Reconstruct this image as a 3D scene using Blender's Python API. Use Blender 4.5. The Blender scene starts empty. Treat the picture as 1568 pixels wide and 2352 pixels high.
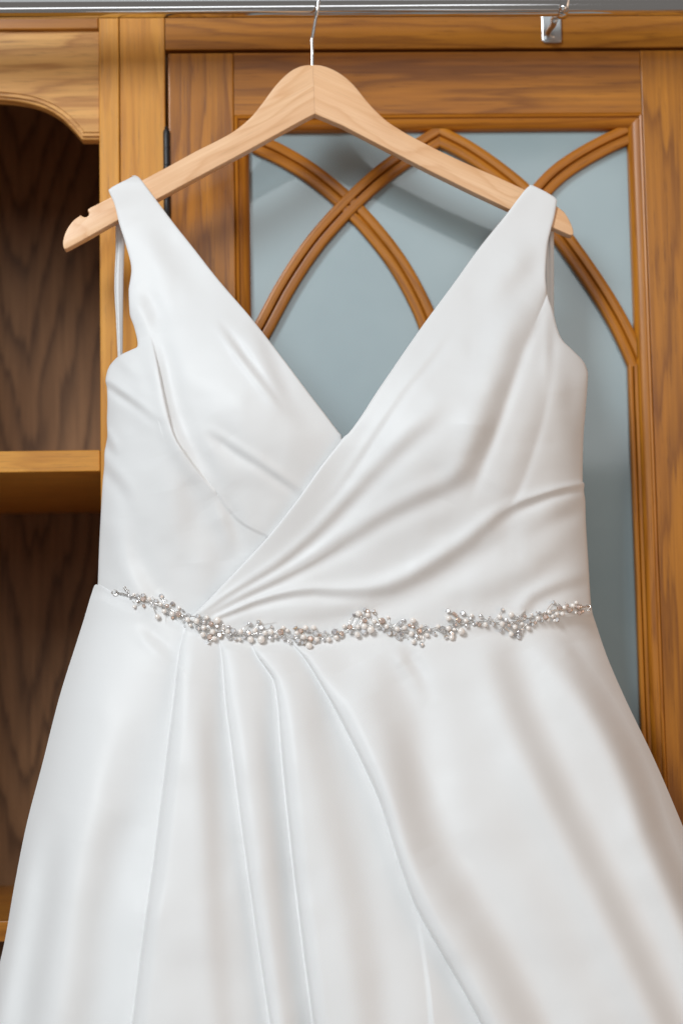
import bpy, bmesh, math, random
import numpy as np
from mathutils import Vector, Matrix

random.seed(7)
rng = np.random.default_rng(11)
S = bpy.context.scene
COL = S.collection

# ------------------------------------------------------------------ camera
# photograph coordinates used for measuring: 1568 x 2352
PW, PH, F = 1568.0, 2352.0, 4200.0
PITCH, YAW, ROLL = math.radians(6.2), math.radians(2.1), math.radians(1.05)
CAM = np.array([-0.058, -1.58, -0.09])
fwd = np.array([math.sin(YAW) * math.cos(PITCH), math.cos(YAW) * math.cos(PITCH), math.sin(PITCH)])
right0 = np.array([math.cos(YAW), -math.sin(YAW), 0.0])
up0 = np.cross(right0, fwd)
RT = right0 * math.cos(ROLL) - up0 * math.sin(ROLL)
UP = up0 * math.cos(ROLL) + right0 * math.sin(ROLL)

cam_d = bpy.data.cameras.new('camera')
cam = bpy.data.objects.new('camera', cam_d)
COL.objects.link(cam)
S.camera = cam
cam.matrix_world = Matrix(((RT[0], UP[0], -fwd[0], CAM[0]),
                           (RT[1], UP[1], -fwd[1], CAM[1]),
                           (RT[2], UP[2], -fwd[2], CAM[2]), (0, 0, 0, 1)))
cam_d.sensor_fit = 'VERTICAL'
cam_d.sensor_height = 36.0
cam_d.sensor_width = 24.0
cam_d.lens = F / PH * 36.0
cam_d.clip_start, cam_d.clip_end = 0.05, 50
cam_d.dof.use_dof = True
cam_d.dof.focus_distance = 1.535
cam_d.dof.aperture_fstop = 3.4
cam_d.dof.aperture_blades = 0

# ------------------------------------------------------------------ light
S.view_settings.view_transform = 'Standard'
S.view_settings.look = 'None'
S.view_settings.exposure = 0.0
S.view_settings.gamma = 1.0
world = bpy.data.worlds.new('World')
S.world = world
world.use_nodes = True
bg = world.node_tree.nodes['Background']
bg.inputs[0].default_value = (1.0, 0.925, 0.86, 1)
bg.inputs[1].default_value = 0.17

def area(name, loc, target, sx, sy, power, col):
    d = bpy.data.lights.new(name, 'AREA')
    d.shape = 'RECTANGLE'; d.size = sx; d.size_y = sy
    d.energy = power; d.color = col
    o = bpy.data.objects.new(name, d)
    COL.objects.link(o)
    o.location = loc
    o.rotation_euler = (Vector(target) - Vector(loc)).to_track_quat('-Z', 'Y').to_euler()
    return o

area('window_light', (-1.45, -2.40, 1.65), (0, 0, 0.0), 0.75, 1.20, 73, (0.90, 0.96, 1.0))
area('far_window_light', (-0.3, -3.6, 0.75), (0, 0, 0.3), 4.6, 1.9, 10, (0.90, 0.97, 1.0))
area('pane_fill_light', (0.35, -3.5, 1.05), (0.2, 0, 0.2), 1.5, 0.9, 11, (0.92, 0.975, 1.0))  # added lamp behind the camera, mirrored in the upper panes
area('low_fill_light', (-0.9, -1.2, -1.75), (-0.7, -0.9, 0.4), 3.6, 0.36, 7.0, (0.96, 0.98, 1.0))  # added low strip lamp that draws the bright line along the rail
area('room_bounce_light', (1.9, -1.0, -0.3), (0.1, 0, -0.1), 1.4, 2.0, 9, (1.0, 0.68, 0.46))

S.render.engine = 'CYCLES'
S.cycles.use_denoising = True
S.cycles.max_bounces = 8
S.cycles.diffuse_bounces = 4
S.cycles.sample_clamp_indirect = 6.0

# ------------------------------------------------------------------ measuring
def P(px, py, Y):
    """photo measure -> world point on the vertical plane y = Y (arrays welcome)"""
    px = np.asarray(px, float); py = np.asarray(py, float); Y = np.asarray(Y, float)
    a = (px - PW / 2) / F; b = (PH / 2 - py) / F
    dx = fwd[0] + RT[0] * a + UP[0] * b
    dy = fwd[1] + RT[1] * a + UP[1] * b
    dz = fwd[2] + RT[2] * a + UP[2] * b
    t = (Y - CAM[1]) / dy
    return np.stack([CAM[0] + dx * t, CAM[1] + dy * t, CAM[2] + dz * t], -1)

def V(px, py, Y):
    return Vector(P(px, py, Y).tolist())

MM = 0.001
YW = 0.066                      # front face of the wardrobe

# ------------------------------------------------------------------ materials
def newmat(name):
    m = bpy.data.materials.new(name); m.use_nodes = True
    nt = m.node_tree
    return m, nt, nt.nodes['Principled BSDF']

def N(nt, typ, **kw):
    n = nt.nodes.new(typ)
    for k, v in kw.items():
        setattr(n, k, v)
    return n

def ramp(nt, pts):
    r = N(nt, 'ShaderNodeValToRGB')
    e = r.color_ramp.elements
    while len(e) < len(pts):
        e.new(0.5)
    for i, (p, c) in enumerate(pts):
        e[i].position = p
        e[i].color = (c[0], c[1], c[2], 1) if len(c) > 1 else (c[0],) * 3 + (1,)
    return r

def mixc(nt, fac, a, b, mode='MIX'):
    n = N(nt, 'ShaderNodeMix', data_type='RGBA', blend_type=mode)
    for sock, v in ((n.inputs[0], fac), (n.inputs[6], a), (n.inputs[7], b)):
        if hasattr(v, 'default_value') or hasattr(v, 'is_linked'):
            nt.links.new(v, sock)
        elif isinstance(v, (int, float)):
            sock.default_value = v
        else:
            sock.default_value = (v[0], v[1], v[2], 1)
    return n.outputs[2]

def wood(name, light, mid, dark, rough=0.38, ring=34, wob=2.6, pores=0.5, coat=0.25, ringmix=0.7, lowa=1.6, lowc=11, arch=None):
    """oak-like timber; the mesh attribute 'grain' holds (along, across, through) in metres"""
    m, nt, b = newmat(name)
    L = nt.links.new
    at = N(nt, 'ShaderNodeAttribute', attribute_name='grain')
    oi = N(nt, 'ShaderNodeObjectInfo')
    off = N(nt, 'ShaderNodeVectorMath', operation='SCALE'); off.inputs[0].default_value = (37, 19, 53)
    L(oi.outputs['Random'], off.inputs['Scale'])
    add = N(nt, 'ShaderNodeVectorMath', operation='ADD')
    L(at.outputs['Vector'], add.inputs[0]); L(off.outputs[0], add.inputs[1])
    def noise(sc, detail=3, rough_=0.5, dist=0.0):
        mp = N(nt, 'ShaderNodeVectorMath', operation='MULTIPLY'); mp.inputs[1].default_value = sc
        L(add.outputs[0], mp.inputs[0])
        n = N(nt, 'ShaderNodeTexNoise'); n.inputs['Scale'].default_value = 1.0
        n.inputs['Detail'].default_value = detail; n.inputs['Roughness'].default_value = rough_
        n.inputs['Distortion'].default_value = dist
        L(mp.outputs[0], n.inputs['Vector'])
        return n.outputs[0]
    low = noise((lowa, lowc, lowc), 3, 0.45)
    sep = N(nt, 'ShaderNodeSeparateXYZ'); L(add.outputs[0], sep.inputs[0])
    ym = N(nt, 'ShaderNodeMath', operation='MULTIPLY'); ym.inputs[1].default_value = ring
    L(sep.outputs[1], ym.inputs[0])
    zz = N(nt, 'ShaderNodeMath', operation='MULTIPLY_ADD'); zz.inputs[1].default_value = ring * 0.8
    L(sep.outputs[2], zz.inputs[0]); L(ym.outputs[0], zz.inputs[2])
    lw = N(nt, 'ShaderNodeMath', operation='MULTIPLY_ADD'); lw.inputs[1].default_value = wob * 4
    L(low, lw.inputs[0]); L(zz.outputs[0], lw.inputs[2])
    if arch:                       # flat-sawn figure: nested V shapes about one line
        s0 = N(nt, 'ShaderNodeSeparateXYZ'); L(at.outputs['Vector'], s0.inputs[0])
        def mth(op, a_, b_=None):
            n_ = N(nt, 'ShaderNodeMath', operation=op)
            for k_, v_ in enumerate((a_, b_)):
                if v_ is None: continue
                if isinstance(v_, (int, float)): n_.inputs[k_].default_value = v_
                else: L(v_, n_.inputs[k_])
            return n_.outputs[0]
        dx = mth('PINGPONG', mth('ADD', s0.outputs[1], -arch[0]), arch[3])
        ax = mth('SQRT', mth('ADD', mth('MULTIPLY', dx, dx), 0.00012))
        tot = mth('ADD', mth('MULTIPLY', s0.outputs[0], arch[2]), mth('MULTIPLY', ax, -arch[1]))
        lw = N(nt, 'ShaderNodeMath', operation='MULTIPLY_ADD'); lw.inputs[1].default_value = wob
        L(low, lw.inputs[0]); L(tot, lw.inputs[2])
    jit = N(nt, 'ShaderNodeMath', operation='MULTIPLY_ADD'); jit.inputs[1].default_value = 0.85
    L(noise((9, 160, 160), 2), jit.inputs[0]); L(lw.outputs[0], jit.inputs[2])
    fr = N(nt, 'ShaderNodeMath', operation='FRACT'); L(jit.outputs[0], fr.inputs[0])
    rr = ramp(nt, [(0.0, (0.15,)), (0.25, (0.0,)), (0.62, (0.35,)), (0.86, (1.0,)), (1.0, (0.15,))])
    L(fr.outputs[0], rr.inputs[0])
    streak = noise((5, 260, 260), 4, 0.6)
    sr = ramp(nt, [(0.35, (0.0,)), (0.68, (1.0,))]); L(streak, sr.inputs[0])
    patch = noise((2.2, 14, 14), 2, 0.5)
    pr = ramp(nt, [(0.35, (0.0,)), (0.7, (1.0,))]); L(patch, pr.inputs[0])
    c0 = mixc(nt, pr.outputs[0], light, mid)
    mr = N(nt, 'ShaderNodeMath', operation='MULTIPLY'); mr.inputs[1].default_value = ringmix
    L(rr.outputs[0], mr.inputs[0])
    c1 = mixc(nt, mr.outputs[0], c0, dark)
    ms = N(nt, 'ShaderNodeMath', operation='MULTIPLY'); ms.inputs[1].default_value = 0.38
    L(sr.outputs[0], ms.inputs[0])
    c2 = mixc(nt, ms.outputs[0], c1, dark)
    pore = noise((26, 620, 620), 3, 0.65)
    po = ramp(nt, [(0.57, (0.0,)), (0.70, (1.0,))]); L(pore, po.inputs[0])
    mp_ = N(nt, 'ShaderNodeMath', operation='MULTIPLY'); mp_.inputs[1].default_value = pores
    L(po.outputs[0], mp_.inputs[0])
    c3 = mixc(nt, mp_.outputs[0], c2, tuple(x * 0.55 for x in dark))
    L(c3, b.inputs['Base Color'])
    b.inputs['Roughness'].default_value = rough
    b.inputs['Coat Weight'].default_value = coat
    b.inputs['Coat Roughness'].default_value = 0.22
    b.inputs['Specular IOR Level'].default_value = 0.32
    bp = N(nt, 'ShaderNodeBump'); bp.inputs['Strength'].default_value = 0.12; bp.inputs['Distance'].default_value = 0.0006
    hm = N(nt, 'ShaderNodeMath', operation='MULTIPLY_ADD'); hm.inputs[1].default_value = -0.8
    L(po.outputs[0], hm.inputs[0]); L(streak, hm.inputs[2])
    L(hm.outputs[0], bp.inputs['Height']); L(bp.outputs[0], b.inputs['Normal'])
    return m

M = {}
M['oak'] = wood('oak_amber', (0.570, 0.2327, 0.0211), (0.450, 0.1596, 0.0118), (0.210, 0.0627, 0.0037), coat=.3, ringmix=.66)
M['oak_door'] = wood('oak_deep_amber', (0.540, 0.2042, 0.0149), (0.390, 0.1235, 0.0074), (0.170, 0.0475, 0.0025), coat=.3, ringmix=.66)
M['oak_pale'] = wood('oak_honey', (0.790, 0.3752, 0.0620), (0.700, 0.2992, 0.0409), (0.440, 0.1568, 0.0161), ringmix=0.5, coat=.15)
M['oak_valance'] = wood('oak_straw', (0.820, 0.4512, 0.1360), (0.740, 0.3610, 0.0920), (0.400, 0.1520, 0.0272), ring=40, wob=2.6, ringmix=0.75, lowa=3.0, lowc=9, coat=.15)
M['oak_trim'] = wood('oak_trim', (0.580, 0.2185, 0.0161), (0.470, 0.1539, 0.0093), (0.250, 0.0722, 0.0050), ring=60, ringmix=0.6, coat=.15)
M['oak_back'] = wood('oak_veneer_shaded_brown', (0.330, 0.175, 0.080), (0.285, 0.142, 0.060), (0.080, 0.035, 0.014), rough=0.6, wob=4.6, coat=0.0, ringmix=0.8, pores=0.25, lowa=2.5, lowc=9, arch=(float(P(60, 1600, YW + .345)[0]), 44.0, 9.5, 0.16))  # brown veneer, its colour lowered further to carry the bay's shade
M['beech'] = wood('pale_beech', (0.92, 0.590, 0.345), (0.90, 0.540, 0.295), (0.70, 0.350, 0.150), rough=0.4, ring=42, wob=2.4, pores=0.15, coat=0.15, ringmix=0.5, lowa=5, lowc=10)

def plain(name, col, rough=0.5, metal=0.0, **kw):
    m, nt, b = newmat(name)
    b.inputs['Base Color'].default_value = (*col, 1)
    b.inputs['Roughness'].default_value = rough
    b.inputs['Metallic'].default_value = metal
    for k, v in kw.items():
        b.inputs[k].default_value = v
    return m, nt, b

# satin
m, nt, b = plain('ivory_satin', (0.83, 0.825, 0.82), 0.46)
b.inputs['Specular IOR Level'].default_value = 0.30
tc = N(nt, 'ShaderNodeTexCoord')
wn = N(nt, 'ShaderNodeTexNoise'); wn.inputs['Scale'].default_value = 900; wn.inputs['Detail'].default_value = 2
nt.links.new(tc.outputs['Object'], wn.inputs['Vector'])
bp = N(nt, 'ShaderNodeBump'); bp.inputs['Strength'].default_value = 0.06; bp.inputs['Distance'].default_value = 0.0003
nt.links.new(wn.outputs[0], bp.inputs['Height']); nt.links.new(bp.outputs[0], b.inputs['Normal'])
M['satin'] = m

m, nt, b = plain('frosted_glass', (0.36, 0.45, 0.465), 0.35)
b.inputs['Specular IOR Level'].default_value = 0.4
b.inputs['Coat Weight'].default_value = 1.0
b.inputs['Coat Roughness'].default_value = 0.07
b.inputs['Coat IOR'].default_value = 1.5
tc = N(nt, 'ShaderNodeTexCoord')
wn = N(nt, 'ShaderNodeTexNoise'); wn.inputs['Scale'].default_value = 9; wn.inputs['Detail'].default_value = 3
nt.links.new(tc.outputs['Object'], wn.inputs['Vector'])
rp = ramp(nt, [(0.35, (0.262, 0.345, 0.368)), (0.65, (0.298, 0.382, 0.402))])
nt.links.new(wn.outputs[0], rp.inputs[0]); nt.links.new(rp.outputs[0], b.inputs['Base Color'])
M['glass'] = m

M['chrome'] = plain('chrome', (0.82, 0.83, 0.84), 0.09, 1.0)[0]
M['zinc'] = plain('zinc_plate', (0.72, 0.74, 0.76), 0.28, 1.0)[0]
M['wire_steel'] = plain('steel_wire', (0.80, 0.81, 0.82), 0.18, 1.0)[0]
M['black'] = plain('black_metal', (0.012, 0.012, 0.013), 0.42, 0.0)[0]
M['silver'] = plain('silver_wire', (0.90, 0.87, 0.84), 0.22, 1.0)[0]
M['gold'] = plain('pale_gold', (0.72, 0.55, 0.38), 0.25, 1.0)[0]
m, nt, b = plain('pearl', (0.94, 0.87, 0.81), 0.20)
b.inputs['Coat Weight'].default_value = 1.0; b.inputs['Coat Roughness'].default_value = 0.10; b.inputs['Coat IOR'].default_value = 1.7
b.inputs['Sheen Weight'].default_value = 0.25; b.inputs['Sheen Tint'].default_value = (1.0, 0.85, 0.82, 1)
M['pearl'] = m

def crystal_mat(name, tint):
    m, nt, b = newmat(name)
    out = nt.nodes['Material Output']
    gl = N(nt, 'ShaderNodeBsdfGlossy'); gl.inputs['Color'].default_value = (*tint, 1); gl.inputs['Roughness'].default_value = 0.06
    gs = N(nt, 'ShaderNodeBsdfGlass'); gs.inputs['Color'].default_value = (min(1, tint[0] * 1.1), min(1, tint[1] * 1.1), min(1, tint[2] * 1.1), 1)
    gs.inputs['IOR'].default_value = 1.6; gs.inputs['Roughness'].default_value = 0.0
    mx = N(nt, 'ShaderNodeMixShader'); mx.inputs[0].default_value = 0.15
    df = N(nt, 'ShaderNodeBsdfDiffuse'); df.inputs['Color'].default_value = (*tint, 1)
    m2 = N(nt, 'ShaderNodeMixShader'); m2.inputs[0].default_value = 0.42
    nt.links.new(mx.outputs[0], m2.inputs[1]); nt.links.new(df.outputs[0], m2.inputs[2])
    nt.links.new(gl.outputs[0], mx.inputs[1]); nt.links.new(gs.outputs[0], mx.inputs[2])
    nt.links.new(m2.outputs[0], out.inputs['Surface'])
    return m
M['crystal'] = crystal_mat('clear_rhinestone', (0.96, 0.96, 0.98))
M['crystal_rose'] = crystal_mat('rose_rhinestone', (0.90, 0.72, 0.64))
M['crystal_grey'] = crystal_mat('smoky_rhinestone', (0.66, 0.63, 0.64))
m, nt, b = plain('glass_bead', (0.95, 0.93, 0.92), 0.05)
b.inputs['Transmission Weight'].default_value = 0.75
M['bead'] = m

# ------------------------------------------------------------------ mesh helpers
def empty(name, loc=(0, 0, 0), parent=None):
    o = bpy.data.objects.new(name, None); o.empty_display_size = 0.03
    COL.objects.link(o); o.location = loc
    if parent: attach(o, parent)
    return o

def attach(o, parent):
    o.parent = parent
    off = Vector(parent.location)            # every location is written in world measure
    o.matrix_parent_inverse = Matrix.Translation(-off)

def link(name, me, mat, parent=None, smooth=True):
    o = bpy.data.objects.new(name, me); COL.objects.link(o)
    if mat is not None and len(me.materials) == 0: me.materials.append(mat)
    if smooth: me.polygons.foreach_set('use_smooth', [True] * len(me.polygons))
    if parent: attach(o, parent)
    return o

def tag(o, label, cat, group=None):
    o['label'] = label; o['category'] = cat
    if group: o['group'] = group

def set_grain(me, arr):
    a = me.attributes.new('grain', 'FLOAT_VECTOR', 'POINT')
    a.data.foreach_set('vector', np.asarray(arr, np.float32).ravel())

AX = {'X': (0, 2, 1), 'Z': (2, 0, 1), 'Y': (1, 0, 2)}
def grain_from(me, axis):
    n = len(me.vertices); co = np.empty(n * 3, np.float32); me.vertices.foreach_get('co', co)
    co = co.reshape(-1, 3)
    if isinstance(axis, str):
        g = co[:, AX[axis]]
    else:                                   # an angle in the XZ plane
        c, s = math.cos(axis), math.sin(axis)
        g = np.stack([co[:, 0] * c + co[:, 2] * s, -co[:, 0] * s + co[:, 2] * c, co[:, 1]], -1)
    set_grain(me, g)

def bm_mesh(bm, name):
    me = bpy.data.meshes.new(name); bm.to_mesh(me); bm.free(); return me

def board(name, x0, x1, y0, y1, z0, z1, axis, mat, parent, bev=0.0012, seg=2):
    bm = bmesh.new()
    bmesh.ops.create_cube(bm, size=1.0)
    for v in bm.verts:
        v.co = Vector((x0 + (v.co.x + .5) * (x1 - x0), y0 + (v.co.y + .5) * (y1 - y0), z0 + (v.co.z + .5) * (z1 - z0)))
    if bev > 0:
        bmesh.ops.bevel(bm, geom=bm.edges[:], offset=bev, segments=seg, affect='EDGES', profile=0.5)
    me = bm_mesh(bm, name); grain_from(me, axis)
    o = link(name, me, mat, parent, smooth=False)
    return o

def prism(name, pts, y0, y1, axis, mat, parent, bev=0.0, seg=2, smooth=False, skip=None):
    """closed outline of (x, z) in the XZ plane, given depth"""
    bm = bmesh.new()
    f = bm.faces.new([bm.verts.new((x, y0, z)) for x, z in pts])
    r = bmesh.ops.extrude_face_region(bm, geom=[f])
    for v in [e for e in r['geom'] if isinstance(e, bmesh.types.BMVert)]:
        v.co.y = y1
    bmesh.ops.recalc_face_normals(bm, faces=bm.faces[:])
    if bev > 0:
        es = [e for e in bm.edges if abs(e.verts[0].co.y - e.verts[1].co.y) < 1e-7]
        if skip: es = [e for e in es if not all(abs(v.co.x - skip[0] - (v.co.z - skip[1]) * skip[2]) < 0.0006 for v in e.verts)]
        bmesh.ops.bevel(bm, geom=es, offset=bev, segments=seg, affect='EDGES', profile=0.5, clamp_overlap=True)
    me = bm_mesh(bm, name); grain_from(me, axis)
    o = link(name, me, mat, parent, smooth=smooth)
    if smooth: auto_smooth(me)
    return o

def auto_smooth(me, deg=35):
    me.polygons.foreach_set('use_smooth', [True] * len(me.polygons))
    bm = bmesh.new(); bm.from_mesh(me)
    for e in bm.edges:
        if len(e.link_faces) == 2 and e.calc_face_angle(0) > math.radians(deg): e.smooth = False
    bm.to_mesh(me); bm.free()

def tube_mesh(name, pts, r, sides=10, closed=False, taper=None):
    pts = [Vector(p) for p in pts]; n = len(pts)
    vs, fs = [], []
    prev = None
    for i, p in enumerate(pts):
        t = (pts[(i + 1) % n] - pts[i - 1]) if closed else (pts[min(i + 1, n - 1)] - pts[max(i - 1, 0)])
        t.normalize()
        if prev is None:
            a = Vector((0, 1, 0)) if abs(t.y) < 0.9 else Vector((1, 0, 0))
            u = t.cross(a).normalized()
        else:
            u = (prev - t * prev.dot(t)).normalized()
        prev = u; w = t.cross(u)
        rr = r if taper is None else r * taper[i]
        for k in range(sides):
            an = 2 * math.pi * k / sides
            vs.append(p + (u * math.cos(an) + w * math.sin(an)) * rr)
    m = n if closed else n - 1
    for i in range(m):
        for k in range(sides):
            a = i * sides + k; b_ = i * sides + (k + 1) % sides
            c = ((i + 1) % n) * sides + (k + 1) % sides; d = ((i + 1) % n) * sides + k
            fs.append((a, b_, c, d))
    if not closed:
        fs.append(tuple(range(sides - 1, -1, -1))); fs.append(tuple((n - 1) * sides + k for k in range(sides)))
    me = bpy.data.meshes.new(name); me.from_pydata(vs, [], fs); me.update()
    return me

def catmull(pts, n=32):
    p = np.asarray(pts, float)
    p = np.vstack([2 * p[0] - p[1], p, 2 * p[-1] - p[-2]])
    seg = len(p) - 3; out = []
    for t in np.linspace(0, seg - 1e-9, n):
        i = int(t); f = t - i
        a, b_, c, d = p[i], p[i + 1], p[i + 2], p[i + 3]
        out.append(0.5 * (2 * b_ + (c - a) * f + (2 * a - 5 * b_ + 4 * c - d) * f * f + (-a + 3 * b_ - 3 * c + d) * f ** 3))
    return np.array(out)

def pchip(pts):
    x = np.array([p[0] for p in pts], float); y = np.array([p[1] for p in pts], float)
    h = np.diff(x); dl = np.diff(y) / h; d = np.zeros(len(x))
    for i in range(1, len(x) - 1):
        if dl[i - 1] * dl[i] > 0:
            w1 = 2 * h[i] + h[i - 1]; w2 = h[i] + 2 * h[i - 1]
            d[i] = (w1 + w2) / (w1 / dl[i - 1] + w2 / dl[i])
    d[0], d[-1] = dl[0], dl[-1]
    def f(q):
        q = np.clip(np.asarray(q, float), x[0], x[-1])
        i = np.clip(np.searchsorted(x, q, side='right') - 1, 0, len(x) - 2)
        t = (q - x[i]) / h[i]
        return ((2 * t**3 - 3 * t**2 + 1) * y[i] + (t**3 - 2 * t**2 + t) * h[i] * d[i]
                + (-2 * t**3 + 3 * t**2) * y[i + 1] + (t**3 - t**2) * h[i] * d[i + 1])
    return f

# ================================================================== WARDROBE
wardrobe = empty('wardrobe', (0, YW + 0.17, -0.6))
tag(wardrobe, 'honey oak wardrobe with open shelves on the left and an arched tracery glass door', 'wardrobe')
X = lambda px, py=300, Y=YW: float(P(px, py, Y)[0])
Z = lambda py, px=784, Y=YW: float(P(px, py, Y)[2])

xA, xB, xC = X(229, 400), X(275.5, 300), X(380, 300)
zTop = Z(-260)
zBot = Z(2750)
xL = X(-420, 1000); xR = X(2050, 1000)
G = 0.0004
board('stile', xA, xB - G, YW, YW + 0.022, zBot, zTop, 'Z', M['oak_pale'], wardrobe, 0.0011)
board('stile', xB + G, xC, YW, YW + 0.022, zBot, zTop, 'Z', M['oak_pale'], wardrobe, 0.0009)
# rail above the door and the one above the open bay
board('top_rail', xC + 0.0006, xR, YW + 0.0005, YW + 0.022, Z(111, 900), zTop, 'X', M['oak'], wardrobe, 0.0009)
board('top_rail', xL, xA - 0.0005, YW + 0.0015, YW + 0.022, Z(66, 100), zTop, 'X', M['oak'], wardrobe, 0.0012)

# arched valance of the open bay (edge moulded by a stepped bevel)
yv = YW + 0.006
def vp(px, py): q = P(px, py, yv); return (float(q[0]), float(q[2]))
arch = [(228.5, 318), (188, 318)] + [tuple(p) for p in catmull([(188, 318), (165, 292), (140, 268), (105, 247), (60, 233), (0, 226), (-60, 226), (-120, 233), (-170, 249), (-205, 272), (-232, 300), (-245, 318)], 40)[1:]] + [(-300, 318)]
xe = xA - 0.0006
outl = [(xe, Z(68, 100, yv)), (xe, vp(*arch[0])[1])] + [vp(*p) for p in arch[1:]] + [(vp(-300, 318)[0], Z(68, 100, yv))]
# three layers stepping back towards the opening give the moulded lip
def inset(pts, lo, hi, dz):
    """offset the arched edge upwards/outwards by dz along its normal"""
    out = []
    for i, (x, z) in enumerate(pts):
        if i < lo or i > hi: out.append((x, z)); continue
        a = Vector(pts[max(i - 1, lo)]); b_ = Vector(pts[min(i + 1, hi)])
        t = (b_ - a).normalized(); nrm = Vector((t.y, -t.x))
        if nrm.y < 0 and abs(nrm.y) > 0.05: nrm = -nrm
        if i == lo: nrm = Vector((0, 1))
        out.append((x + nrm.x * dz, z + nrm.y * dz))
    return out
val = prism('valance', outl, yv + 0.004, yv + 0.018, 'X', M['oak_valance'], wardrobe, 0.0012, smooth=False)
lay = inset(outl, 1, len(outl) - 2, 0.0062)
prism('valance_face', lay, yv, yv + 0.004, 'X', M['oak_valance'], wardrobe, 0.0016, 3, smooth=False)
mid_l = inset(outl, 1, len(outl) - 2, 0.0028)
prism('valance_bead', mid_l, yv + 0.0016, yv + 0.0045, 'X', M['oak_valance'], wardrobe, 0.0012, 3, smooth=False)

# carcass of the open bay
YB = YW + 0.345
board('back_panel', xL - 0.02, xA + 0.03, YB, YB + 0.008, zBot, zTop, 'Z', M['oak_back'], wardrobe, 0)
board('side_panel', xA + 0.001, xA + 0.019, YW + 0.0225, YB - 0.0005, zBot, zTop, 'Z', M['oak'], wardrobe, 0)
board('side_panel', xL - 0.02, xL - 0.002, YW, YB - 0.0005, zBot, zTop, 'Z', M['oak'], wardrobe, 0)
board('ceiling_panel', xL, xA - 0.0005, YW + 0.0225, YB - 0.001, Z(-40, 100), Z(-40, 100) + 0.018, 'X', M['oak'], wardrobe, 0)
for pt, pb in ((1035, 1084), (2113, 2161), ):
    board('shelf', xL, xA - 0.0008, YW + 0.004, YB - 0.0008, Z(pb, 110, YW + .004), Z(pt, 110, YW + .004), 'X', M['oak_pale'] if pt < 1500 else M['oak'], wardrobe, 0.0010)
board('back_panel', xA + 0.031, xR, YB, YB + 0.008, zBot, zTop, 'Z', M['oak_back'], wardrobe, 0)
board('side_panel', xR + 0.001, xR + 0.019, YW, YB + 0.008, zBot, zTop, 'Z', M['oak'], wardrobe, 0)

# ---- door
door = empty('door', (0, YW, -0.2), wardrobe)
dY0, dY1 = YW - 0.0005, YW + 0.021
xd0 = X(387, 300); zd1 = Z(119.5, 900)
xs0 = X(538, 250); xs1 = X(1474, 270)
zr0 = Z(263, 1000)
board('door_stile', xd0, xs0 - 0.0002, dY0, dY1, zBot, zd1, 'Z', M['oak_door'], door, 0.0016, 3)
board('door_stile', xs1 + 0.0002, xs1 + 0.11, dY0, dY1, zBot, zd1, 'Z', M['oak_door'], door, 0.0005, 2)
board('door_rail', xs0, xs1, dY0 + 0.0003, dY1, zr0, zd1, 'X', M['oak_door'], door, 0.0009)
# ogee moulding round the pane
prof = [(0, 0.0012), (0.0003, -0.0006), (0.0016, -0.0014), (0.0030, -0.0008), (0.0036, 0.0012), (0.0044, 0.0014),
        (0.0072, 0.0020), (0.0098, 0.0040), (0.0118, 0.0062), (0.0126, 0.0074), (0.0131, 0.0088), (0.0133, 0.017), (0, 0.017)]
WM = 0.0133
def moulding(side):
    vs, gr = [], []
    L0 = 0.9
    for s, d in prof:
        y = dY0 + d
        if side == 'top':
            e = [(xs0 + s, y, zr0 - s), (xs1 - s, y, zr0 - s)]
        elif side == 'left':
            e = [(xs0 + s, y, zr0 - s), (xs0 + s, y, zBot)]
        else:
            e = [(xs1 - s, y, zr0 - s), (xs1 - s, y, zBot)]
        for q in e:
            vs.append(q); gr.append(((q[0] if side == 'top' else q[2]), s + 3.1, d))
    n = len(prof); fs = []
    for i in range(n):
        j = (i + 1) % n
        fs.append((2 * i, 2 * i + 1, 2 * j + 1, 2 * j))
    fs.append(tuple(2 * i for i in range(n))); fs.append(tuple(2 * i + 1 for i in reversed(range(n))))
    me = bpy.data.meshes.new('moulding'); me.from_pydata(vs, [], fs)
    bm = bmesh.new(); bm.from_mesh(me); bmesh.ops.recalc_face_normals(bm, faces=bm.faces[:]); bm.to_mesh(me); bm.free()
    set_grain(me, gr)
    link('moulding', me, M['oak_trim'], door, smooth=False); auto_smooth(me, 50)
for s in ('top', 'left', 'right'): moulding(s)
xp0, xp1, zp1 = xs0 + WM - 0.004, xs1 - WM + 0.004, zr0 - WM + 0.004
YP = YW + 0.0125
board('glass_pane', xp0, xp1, YP, YP + 0.004, zBot + 0.02, zp1, 'Z', M['glass'], door, 0)

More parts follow.
